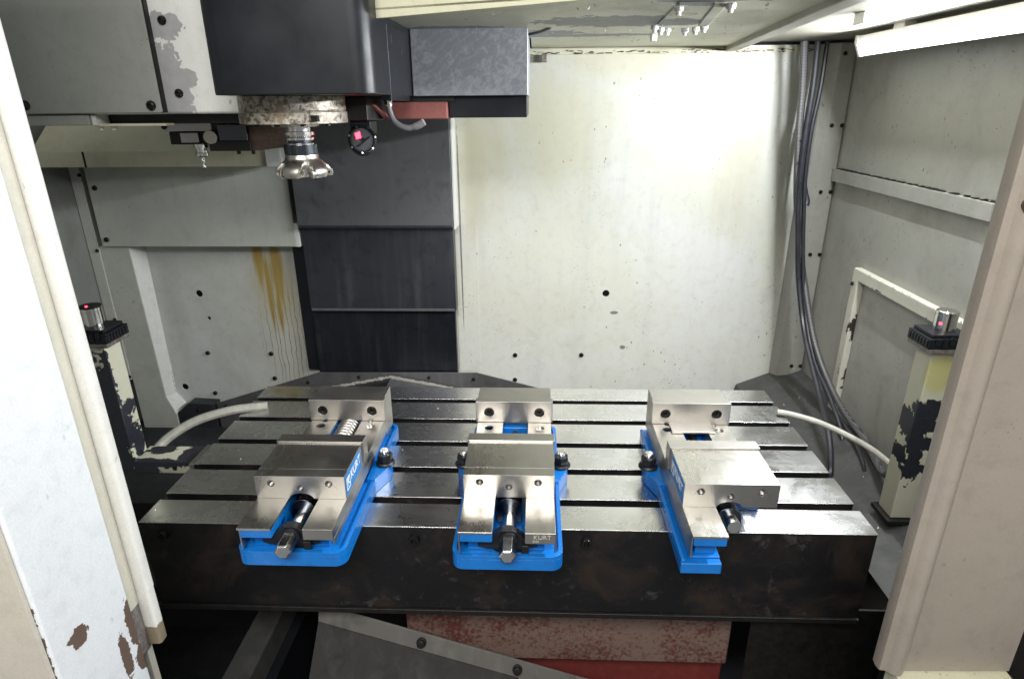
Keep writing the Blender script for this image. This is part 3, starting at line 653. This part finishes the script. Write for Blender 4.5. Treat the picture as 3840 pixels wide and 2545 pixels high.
# ------------------------------------------------------------------ vises
def hexa(r, ph=0): return [(r*math.cos(math.pi/3*i+ph), r*math.sin(math.pi/3*i+ph)) for i in range(6)]
YO = .10                                     # world y of a vise's origin
def make_vise(label, x, jaw, style):
    v = thing('machine_vise', label, 'vise', (x, YO, .0005), 'blue machine vises on the table')
    w = lambda y: y-YO
    full = style != 'short'
    # ---- base casting
    b = MB()
    if full:
        b.prism(rrect(-.0855, .0855, w(-.10), w(.312), .018, 6), 'z', 0, .019)
        out = rrect(-.0855, .0855, w(-.10), w(.312), .018, 6); inn = rrect(-.0790, .0790, w(-.0925), w(.305), .013, 6)
        b.prism(out, 'z', .019, .026, [inn[::-1]])
        b.prism([(-.072, w(-.088)), (.072, w(-.088)), (.072, w(.30)), (-.072, w(.30))], 'z', .019, .0225)
    else:
        b.prism(rrect(-.0855, .0855, w(.06), w(.312), .018, 6, (0, 0, 1, 1)), 'z', 0, .019)
        b.box(-.0855, -.024, w(-.10), w(.06), 0, .019)
        b.box(-.0855, -.079, w(-.10), w(.30), .019, .026); b.box(.079, .0855, w(.06), w(.30), .019, .026)
        b.box(-.072, -.024, w(-.088), w(.30), .019, .0225)
    for s in (-1, 1):                        # clamp ears
        b.prism([(s*.070, w(.095)), (s*.0855, w(.095)), (s*.099, w(.130)), (s*.103, w(.138)), (s*.103, w(.162)), (s*.098, w(.168)), (s*.070, w(.172))], 'z', 0, .029)
    b.build('base', M['blue'], v, .0018)
    # ---- blue webs under the ways
    b = MB()
    for s in ((-1, 1) if full else (-1,)):
        i0, i1 = (s*.027, s*.066) if s > 0 else (-.066, -.023)
        b.box(i0, i1, w(-.045), w(.30), .0225, .0535)
        b.box(i0+.004, i1-.008, w(-.082), w(-.045), .0225, .0535)
    if not full: b.box(.027, .066, w(.06), w(.30), .0225, .0535)
    b.box(-.023, .027, w(.235), w(.30), .0225, .062)
    if full: b.box(-.071, -.022, w(-.1035), w(.24), .0535, .069)
    else: b.box(-.071, -.022, w(-.1035), w(.24), .0535, .069)
    b.build('web', M['blue'], v, .002)
    # ---- hardened ways
    for s in (-1, 1):
        y0 = w(-.105) if (full or s < 0) else w(.045)
        hol = [circ(.050*s+(.001), w(.214), .0085, 16)]
        if style != 'plain': hol.append(circ(.046*s, w(.2335), .005, 12))
        x0, x1 = (-.0735, -.0215) if s < 0 else (.0275, .0735)
        zz = .069 if s < 0 else .0537
        b = MB(); b.prism([(x0, y0), (x1, y0), (x1, w(.25)), (x0, w(.25))], 'z', zz, .073, hol)
        r_ = b.build('way', M['steel'], v, .0008)
        plug = MB()
        plug.cyl((hol[0][0][0]-.0085, w(.214), .0545), (hol[0][0][0]-.0085, w(.214), .0690), .0082, n=16)
        if style != 'plain': plug.cyl((.046*s, w(.2335), .0545), (.046*s, w(.2335), .069), .0046, n=12)
        plug.build('plug', M['chrome'] if s > 0 else M['steel'], r_)
    MB().box(-.0737, -.0712, w(-.10), w(.25), .030, .0688).build('side_face', M['steel_side'], v, .0005)
    MB().box(.0712, .0737, w(-.10) if full else w(.06), w(.25), .042, .0536).build('side_face', M['steel_side'], v, .0005)
    # ---- movable jaw
    jf = jaw; jb = jaw+.103
    hh = [circ(-.047, .1015, .0062, 16), circ(.047, .1015, .0062, 16), circ(0, .093, .0058, 16)]
    arch = [(-.020, .0732)]+[(.020*math.cos(math.pi-math.pi*i/10), .0732+.010*math.sin(math.pi*i/10)) for i in range(1, 10)]+[(.020, .0732)]
    if style == 'plain': arch = []
    b = MB(); b.prism([(-.0735, .0732)]+arch+[(.0735, .0732), (.0735, .115), (-.0735, .115)], 'y', w(jf), w(jf+.022), [h[::-1] for h in hh])
    b.box(-.0735, .0735, w(jf+.022), w(jb), .0732, .115)
    mj = b.build('movable_jaw', M['steel'], v, .0008)
    for cx, cz in ((-.047, .1015), (.047, .1015), (0, .093)):
        MB().lathe([(.0061, .0), (.0052, .001), (.0052, .0025), (.0061, .0035), (.0052, .0045), (.0052, .006), (.0061, .007), (.0052, .008), (.001, .0085)], (cx, w(jf+.003), cz), (0, 1, 0), 16, False).build('threaded_hole', M['thread'], mj)
    MB().box(-.0765, .0765, w(jb+.0003), w(jb+.0255), .0755, .1185).build('jaw_plate', M['steel_side'], v, .0008)
    nb = MB(); nb.prism([(-.0205, .026)]+[(.0205*math.cos(math.pi-math.pi*i/12), .0515+.0205*math.sin(math.pi*i/12)) for i in range(13)]+[(.0205, .026)], 'y', w(jf-.002), w(jf+.06)); 
    nb.build('jaw_nut', M['dark_tool'], v, .001)
    # ---- fixed jaw
    MB().box(-.0735, .0735, w(.2525), w(.306), .0305, .117).build('fixed_jaw', M['steel_side'], v, .001)
    b = MB(); sc = ((-.050, .0955), (.050, .0955))
    b.prism([(-.0765, .0735), (.0765, .0735), (.0765, .119), (-.0765, .119)], 'y', w(.236), w(.2522), [circ(cx, cz, .0098, 20)[::-1] for cx, cz in sc])
    fp = b.build('jaw_plate', M['steel_side'], v, .0008)
    for cx, cz in sc:
        MB().lathe([(.0092, 0), (.0092, .007), (.0085, .008), (.0050, .008), (.0047, .003)], (cx, w(.2495), cz), (0, -1, 0), 18).build('socket_screw', M['screw'], fp)
    # ---- screw, bearing bracket, hex end
    sz = .047
    if full:
        MB().cyl((.002, w(-.080), sz), (.002, w(jf-.002), sz), .0112, n=24).build('screw_shaft', M['chrome'], v)
        hx = MB(); hx.lathe([(.0100, 0), (.0128, .002), (.0134, .005), (.0134, .042)], (.002, w(-.128), sz), (0, 1, 0), 6); hx.build('hex_end', M['chrome'], v, .0008)
        MB().lathe([(.0125, 0), (.0150, .0015), (.0150, .006), (.0130, .007), (.0130, .026)], (.002, w(-.0945), sz), (0, 1, 0), 28).build('bearing_collar', M['black'], v)
        br = MB(); pr = [(-.046, .034), (-.036, .030), (-.024, .030), (-.016, .0235), (.020, .0235), (.028, .030), (.046, .034), (.046, .043), (.030, .045), (.020, .056), (.008, .0645), (-.008, .0645), (-.020, .056), (-.030, .045), (-.046, .043)]
        br.prism(pr, 'y', w(-.088), w(-.074)); br.build('bearing_bracket', M['black'], v, .002)
        MB().box(.022, .033, w(-.096), w(-.0882), .028, .042).build('bracket_bolt', M['black_rough'], v, .001)
    else:
        MB().cyl((.002, w(jf-.026), sz+.008), (.002, w(jf+.01), sz+.008), .0105, n=24).build('screw_shaft', M['chrome'], v)
        MB().box(-.0215, .027, w(.003), w(.058), .0195, .030).build('screw_cradle', M['black_rough'], v, .002)
    if style == 'coarse':
        th = MB(); n = 24; k0 = 0; y0, y1 = w(jb+.026), w(.236); turns = 13; steps = turns*10; vs = []
        for k in range(steps+1):
            for i in range(n):
                t = 2*math.pi*i/n; r = .0190+.0022*math.cos(2*math.pi*(k/10)+t); vs.append((.002+r*math.cos(t), y0+(y1-y0)*k/steps, .058+r*math.sin(t)))
        fs = [(k*n+i, k*n+(i+1) % n, (k+1)*n+(i+1) % n, (k+1)*n+i) for k in range(steps) for i in range(n)]
        th._add(vs, fs); th.build('coarse_thread', M['thread'], v)
    else:
        MB().cyl((.002, w(jb+.024), .052), (.002, w(.2355), .052), .007 if style == 'plain' else .0085, n=20).build('screw_rod', M['chrome'] if style == 'plain' else M['thread'], v)
        if style == 'short': MB().box(-.043, .040, w(.197), w(.236), .0735, .0775).build('bridge_plate', M['steel'], v, .001)
    # ---- writing
    if style in ('coarse', 'short'):
        s = 1 if style == 'coarse' else -1
        X = .0735*s
        st = MB().box(min(X, X+.0006*s), max(X, X+.0006*s), w(jf+.004), w(jb-.012), .0765, .112).build('sticker', M['sticker'], v)
        def Mx(y, z):
            if s > 0: m = Matrix(((0, 0, 1, X+.0009), (1, 0, 0, y), (0, 1, 0, z), (0, 0, 0, 1)))
            else: m = Matrix(((0, 0, -1, X-.0009), (-1, 0, 0, y), (0, 1, 0, z), (0, 0, 0, 1)))
            return m
        if s > 0: yl, yk, yt = w(jf+.008), w(jf+.011), w(jf+.030)
        else: yl, yk, yt = w(jb-.016), w(jb-.019), w(jb-.038)
        lettering('KURT', .022, .0002, Mx(yt, .0865), M['white_print'], st, bold=.0003)
        fr_ = MB(); a = .0; S_ = .018
        for (u0, u1, z0, z1) in ((0, S_, .083, .085), (0, S_, .1025, .1045), (0, .002, .085, .1025), (S_-.002, S_, .085, .1025)):
            ya, yb = sorted((yl+s*u0, yl+s*u1)); fr_.box(min(X+.0006*s, X+.001*s), max(X+.0006*s, X+.001*s), ya, yb, z0, z1)
        fr_.build('logo_frame', M['white_print'], st)
        lettering('K', .019, .0002, Mx(yk, .0862), M['white_print'], st, bold=.0004)
    if style == 'plain':
        lettering('KURT', .0105, .00015, Matrix(((1, 0, 0, .040), (0, 0, -1, w(-.105)-.0002), (0, 1, 0, .0605), (0, 0, 0, 1))), M['engrave'], v)
        lettering('DX6', .005, .00015, Matrix(((1, 0, 0, .039), (0, 0, -1, w(-.105)-.0002), (0, 1, 0, .0556), (0, 0, 0, 1))), M['engrave'], v)
    return v
make_vise('blue vise with coarse threaded screw between its jaws and long chrome hex screw', -.3335, -.028, 'coarse')
make_vise('middle blue vise standing between two others, wide grey jaw and chrome hex screw', .003, -.016, 'plain')
make_vise('blue vise with cut-away front and short screw stub beside its single front way', .352, -.033, 'short')

def make_nut(x, y, label):
    n = thing('clamp_nut', label, 'nut', (x, y, .0298), 'black flange nuts clamping the vises')
    MB().lathe([(.0180, 0), (.0180, .003), (.0155, .006)], (0, 0, 0), (0, 0, 1), 28).build('flange', M['black'], n)
    h = MB().lathe([(.0140, .0055), (.0148, .007), (.0148, .019), (.0130, .0215)], (0, 0, 0), (0, 0, 1), 6); h.build('hex_nut', M['black'], n, .0006)
    MB().lathe([(.0082, .020), (.0082, .0285), (.0070, .030)], (0, 0, 0), (0, 0, 1), 20).build('stud_end', M['chrome'], n)
make_nut(-.241, .150, 'black flange nut on the ear beside the coarse threaded vise sticker')
make_nut(-.089, .150, 'black flange nut half hidden beside the middle vise, facing the coarse threaded vise')
make_nut(.094, .150, 'black flange nut with bright stud beside the middle vise, facing the cut-away vise')
make_nut(.258, .150, 'black flange nut on the dark blue ear of the cut-away vise')

# ------------------------------------------------------------------ tool setter posts
def teeth_block(parent):
    b = MB(); b.box(-.040, .040, -.034, .034, 0, .020)
    b.box(-.034, .034, -.030, .030, .020, .027)
    r = random.Random(5)
    for k in range(7):
        b.box(-.042+.0125*k, -.034+.0125*k, -.0365, -.034, .004+.004*(k % 2), .018+r.uniform(-.003, .006)); b.box(.040, .0428, -.032+.009*k, -.026+.009*k, .004, .017)
        b.box(-.0428, -.040, -.032+.009*k, -.026+.009*k, .004, .017)
    return b
def make_post(x, label, mat, s):
    p = thing('tool_setter_post', label, 'sensor post', (x, .25, -.05), 'tool setter posts at the table ends')
    MB().box(-.024, .024, -.024, .024, -.084 if s < 0 else 0, .285).build('post', M[mat], p, .003)
    a = (.024, .160)
    if s > 0:
        MB().box(a[0]+.0005, a[1], -.030, .034, .002, .031).build('arm', M[mat], p, .003)
        MB().cyl((sum(a)/2+.02, -.0305, .015), (sum(a)/2+.02, -.029, .015), .005, n=14).build('arm_hole', M['dark_hole'], p)
    else: MB().box(-.034, .034, -.034, .034, -.094, -.084).build('foot_plate', M['black_rough'], p, .002)
    cpz = MB().box(-.038, .038, -.034, .034, .2852, .2935).build('cap_plate', M['rust_plate'], p, .001)
    tbk = teeth_block(p).build('clamp_block', M['black'], p, .001); tbk.location = (0, 0, .2938)
    cy = MB().lathe([(.0185, 0), (.0185, .030), (.0178, .0305), (.0178, .0315), (.0185, .032), (.0185, .037), (.0165, .0385)], (0, 0, 0), (0, 0, 1), 36).build('sensor_barrel', M['chrome'], p); cy.location = (-.002*s, 0, .3208)
    if s > 0: MB().lathe([(.0200, .0386), (.0200, .0405), (.018, .0412)], (0, 0, 0), (0, 0, 1), 30).build('dark_cap', M['black'], cy)
    if s > 0: MB().lathe([(.0024, 0), (.0020, .0018), (.001, .0025)], (.002, -.012, .041), (0, 0, 1), 10).build('led', M['led'], cy)
    else:
        d = Vector((-.82, -.57, 0)).normalized(); MB().cyl(d*.0178+Vector((0, 0, .016)), d*.0192+Vector((0, 0, .016)), .0028, n=10).build('led', M['led'], cy)
    return p
make_post(-.818, 'flaking cream and black sensor post with dark capped chrome barrel', 'post_left', 1)
make_post(.802, 'peeling cream sensor post with bare chrome barrel beside the service hatch', 'post_right', -1)

# ------------------------------------------------------------------ cables and conduits
def run(name, label, cat, pts, r, mat, group=None, n=10):
    o0 = Vector(pts[-1]); e = MB().tube([Vector(p)-o0 for p in pts], r, n, 8).build(name, M[mat]); e.location = o0
    return tag(e, label, cat, group)
G = 'cables hanging in the rear right corner'
run('braided_hose', 'thick grey braided hose hanging from the ceiling to the sensor post', 'hose', [(.722, .90, .812), (.735, .90, .70), (.742, .90, .60), (.762, .90, .43), (.785, .885, .30), (.806, .86, .19), (.830, .78, .03), (.852, .65, -.078), (.852, .50, -.104), (.818, .35, -.10), (.800, .29, -.07)], .0085, 'braid', G)
run('black_cable', 'black cable crossing in front of the braided hose', 'cable', [(.757, .90, .812), (.760, .895, .70), (.757, .89, .58), (.762, .885, .43), (.776, .875, .30), (.790, .86, .19), (.806, .80, .05), (.800, .66, -.05), (.775, .52, -.10), (.755, .44, -.155), (.75, .43, -.21)], .0075, 'cable_black', G)
run('twin_cable', 'black cable running straight down beside the corner post', 'cable', [(.785, .91, .812), (.783, .905, .70), (.775, .90, .60), (.776, .895, .48), (.786, .885, .36), (.797, .868, .24), (.812, .83, .10), (.826, .76, -.01), (.834, .66, -.07), (.83, .56, -.125), (.828, .54, -.19)], .0058, 'cable_black', G)
run('thin_cable', 'thin black cable tied behind the other hanging cables', 'cable', [(.740, .925, .812), (.752, .92, .66), (.760, .915, .52), (.772, .905, .40), (.788, .89, .28), (.800, .865, .17), (.822, .79, .02), (.838, .66, -.085), (.838, .52, -.115), (.82, .42, -.135), (.815, .40, -.19)], .0042, 'cable_black', G)
run('looped_cable', 'short black cable ending in a drooping loop of tape', 'cable', [(.770, .93, .812), (.768, .925, .70), (.764, .915, .60), (.772, .91, .50), (.788, .905, .44), (.793, .90, .415), (.790, .90, .402)], lambda t: .005+.006*max(0, (t-.72)/.28), 'cable_black', G)
tie = MB(); r5 = random.Random(4)
for k in range(5):
    z = .52+.012*k; tie.tube([(r5.uniform(-.012, .012), r5.uniform(-.008, .008), z-.54+r5.uniform(-.01, .01)) for _ in range(5)], .002, 6, 5)
tie = tie.build('cable_tie_knot', M['cable_black']); tie.location = (.757, .895, .54); tag(tie, 'knot of black ties binding the hanging cables', 'cable tie')
run('conduit', 'pale flexible conduit from the table to the flaking black and cream post', 'conduit', [(-.590, .43, .004), (-.66, .40, .008), (-.73, .365, -.002), (-.775, .325, -.022), (-.792, .29, -.04), (-.795, .268, -.045)], .0105, 'conduit', 'pale conduits at the table ends')
run('conduit', 'pale flexible conduit from the table to the post by the service hatch', 'conduit', [(.598, .42, .008), (.63, .41, .006), (.69, .39, -.006), (.76, .35, -.030), (.795, .31, -.048), (.803, .275, -.055)], .0068, 'conduit', 'pale conduits at the table ends')

# ------------------------------------------------------------------ saddle and front way cover
sd_ = thing('saddle', 'red painted cast saddle with worn speckled paint under the table', 'saddle', (-.09, .25, -.40)); so = (-.09, .25, -.40)
MB().box(*lb(-.21, .432, .08, .46, -.385, -.186, so)).build('upper_casting', M['red_worn'], sd_, .006)
MB().box(*lb(-.63, -.2105, .26, .455, -.385, -.1865, so)).build('shaded_casting', M['red_dark'], sd_, .006)  # left end of the saddle, set back and darkened to hold deep shade
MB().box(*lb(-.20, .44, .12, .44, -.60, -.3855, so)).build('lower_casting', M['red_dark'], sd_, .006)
wc = thing('front_way_cover', 'greyish tan bent steel way cover with screws below the table front', 'way cover', (-.08, 0, -.40)); wo = (-.08, 0, -.40)
A = Vector((-.365, .043, -.2165)); Bp = Vector((.205, .005, -.368)); dn = Vector((0, -.012, -.030)); fw = Vector((.0, -.16, -.13))
def Lw(*p): return [tuple(q-Vector(wo)) for q in p]
fl = MB().slab(Lw(A, Bp, Bp+dn, A+dn), (0, .003, .001)).build('flange', M['way_sheet'], wc, .0006)
Cm = A.lerp(Bp, .665)
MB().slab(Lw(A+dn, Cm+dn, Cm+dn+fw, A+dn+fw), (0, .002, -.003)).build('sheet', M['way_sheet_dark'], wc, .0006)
MB().slab(Lw(Cm+dn+Vector((.002, 0, .0005)), Bp+dn, Bp+dn+fw, Cm+dn+fw+Vector((.002, 0, .0005))), (0, .002, -.003)).build('sheet', M['way_sheet'], wc, .0006)
for t in (.345, .665):
    p = A.lerp(Bp, t)+dn*.5-Vector(wo)
    MB().lathe([(.0095, 0), (.0095, .004), (.007, .0045), (.007, .013), (.0055, .0135)], p, (0, -.9, .42), 12).build('screw', M['screw'], fl)
sr = thing('side_way_rail', 'dark grey steel rail running forward under the table', 'rail', (-.52, .05, -.40)); ro = (-.52, .05, -.40)
MB().prism(off([(-.552, -.40), (-.552, -.352), (-.540, -.348), (-.498, -.352), (-.490, -.40)], ro, 'y'), 'y', -.20-ro[1], .25-ro[1]).build('rail_body', M['tray'], sr, .002)
MB().box(*lb(-.57, -.47, -.20, .25, -.73, -.4005, ro)).build('rail_foot', M['black'], sr)

# ------------------------------------------------------------------ door frames at the opening
lj = thing('door_frame', 'white sliding door edge with rust spots and chipped trim', 'door frame', (0, 0, 0))
MB().box(-.95, -.497, -.358, -.232, -.55, 1.1).build('door_edge', M['jamb'], lj, .004)
MB().box(-.95, -.5005, -.3635, -.3585, -.55, 1.1).build('door_front', M['jamb_front'], lj, .001)
MB().box(-.60, -.5035, -.2315, -.2085, .028, 1.1).build('groove_strip', M['groove'], lj, .001)
MB().prism(rrect(-.512, -.488, -.208, -.190, .005, 4), 'z', .045, 1.1).build('trim', M['trim'], lj)
MB().prism(rrect(-.511, -.4885, -.2085, -.1905, .005, 4), 'z', -.048, .0445).build('trim', M['trim'], lj)
MB().box(-.60, -.5045, -.2312, -.2087, -.052, .0275).build('rusty_backing', M['rust_plate'], lj, .001)
MB().box(-.95, -.5125, -.2080, -.196, -.55, 1.1).build('inner_skin', M['groove'], lj, .001)

rj = thing('door_frame', 'greige rounded door frame with a hole beside the service hatch', 'door frame', (0, 0, 0))
prf = [(.5245, -.186), (.5230, -.196), (.5245, -.2035), (.532, -.2045)]
for i in range(9):
    t = i/8; prf.append((.533+.024*t, -.2045-.009*math.sin(math.pi*t)**.8))
prf += [(.559, -.2040), (.702, -.2000), (.704, -.196), (.704, -.186)]
MB().prism(prf, 'z', -.068, 1.1).build('frame_sheet', M['jamb_right'], rj)
MB().cyl((.547, -.2075, .571), (.547, -.2125, .571), .012, n=24).build('hole', M['rust_block'], rj)
MB().box(.545, .702, -.222, -.186, -.125, -.0705).build('sill', M['yellowed'], rj, .003)
MB().box(.7045, .95, -.197, -.186, -.6, 1.1).build('inner_skin', M['black_rough'], rj)
MB().box(.540, .7045, -.198, -.188, -.6, -.1255).build('lower_skin', M['black_rough'], rj)

# ------------------------------------------------------------------ loose chips
ch = MB(); rc = random.Random(11)
def curl(b, p, s):
    p = Vector(p); ax = Vector((rc.uniform(-1, 1), rc.uniform(-1, 1), rc.uniform(-.3, .3))).normalized(); a, c = b.frame(ax)
    vs = []; n = 5; R0 = s*rc.uniform(.4, .8); tot = rc.uniform(2, 4.5)
    for i in range(n):
        t = tot*i/(n-1); q = p+a*(R0*math.cos(t))+c*(R0*math.sin(t))+ax*(s*.3*i/n)
        vs += [q-ax*s*.35, q+ax*s*.35]
    b._add(vs, [(2*i, 2*i+1, 2*i+3, 2*i+2) for i in range(n-1)])
for _ in range(70): curl(ch, (rc.uniform(-.15, .45), rc.uniform(.15, .9), CZ-.002), rc.uniform(.0015, .0035))
for c_ in ((.266, .447), (.36, .455), (.30, .5), (.33, .18), (.12, .19), (.255, .19)):
    for _ in range(7): curl(ch, (c_[0]+rc.uniform(-.012, .012), c_[1]+rc.uniform(-.015, .015), CZ-.005), rc.uniform(.002, .005))
tag(ch.build('metal_chips', M['chip']), 'small silver metal chips stuck to the ceiling', 'metal chips', kind='stuff')
ch = MB()
for _ in range(60): curl(ch, (rc.uniform(-.63, .60), rc.choice([rc.uniform(0, .06), rc.uniform(.09, .16), rc.uniform(.2, .26), rc.uniform(.39, .46)]), .0012), rc.uniform(.0008, .0018))
for _ in range(40): curl(ch, (RX-.022, rc.uniform(.28, .72), .272+rc.uniform(0, .003)), rc.uniform(.0015, .003))
for _ in range(30): curl(ch, (rc.uniform(-.65, -.2), .942, .075+rc.uniform(0, .002)), rc.uniform(.0008, .0016))
for _ in range(40): curl(ch, (rc.uniform(.70, .87), rc.uniform(.0, .8), -.115-(.87-rc.uniform(.7, .87))*.1), rc.uniform(.0015, .003))
tag(ch.build('metal_chips', M['chip']), 'tiny metal chips scattered on the table and ledges', 'metal chips', kind='stuff')
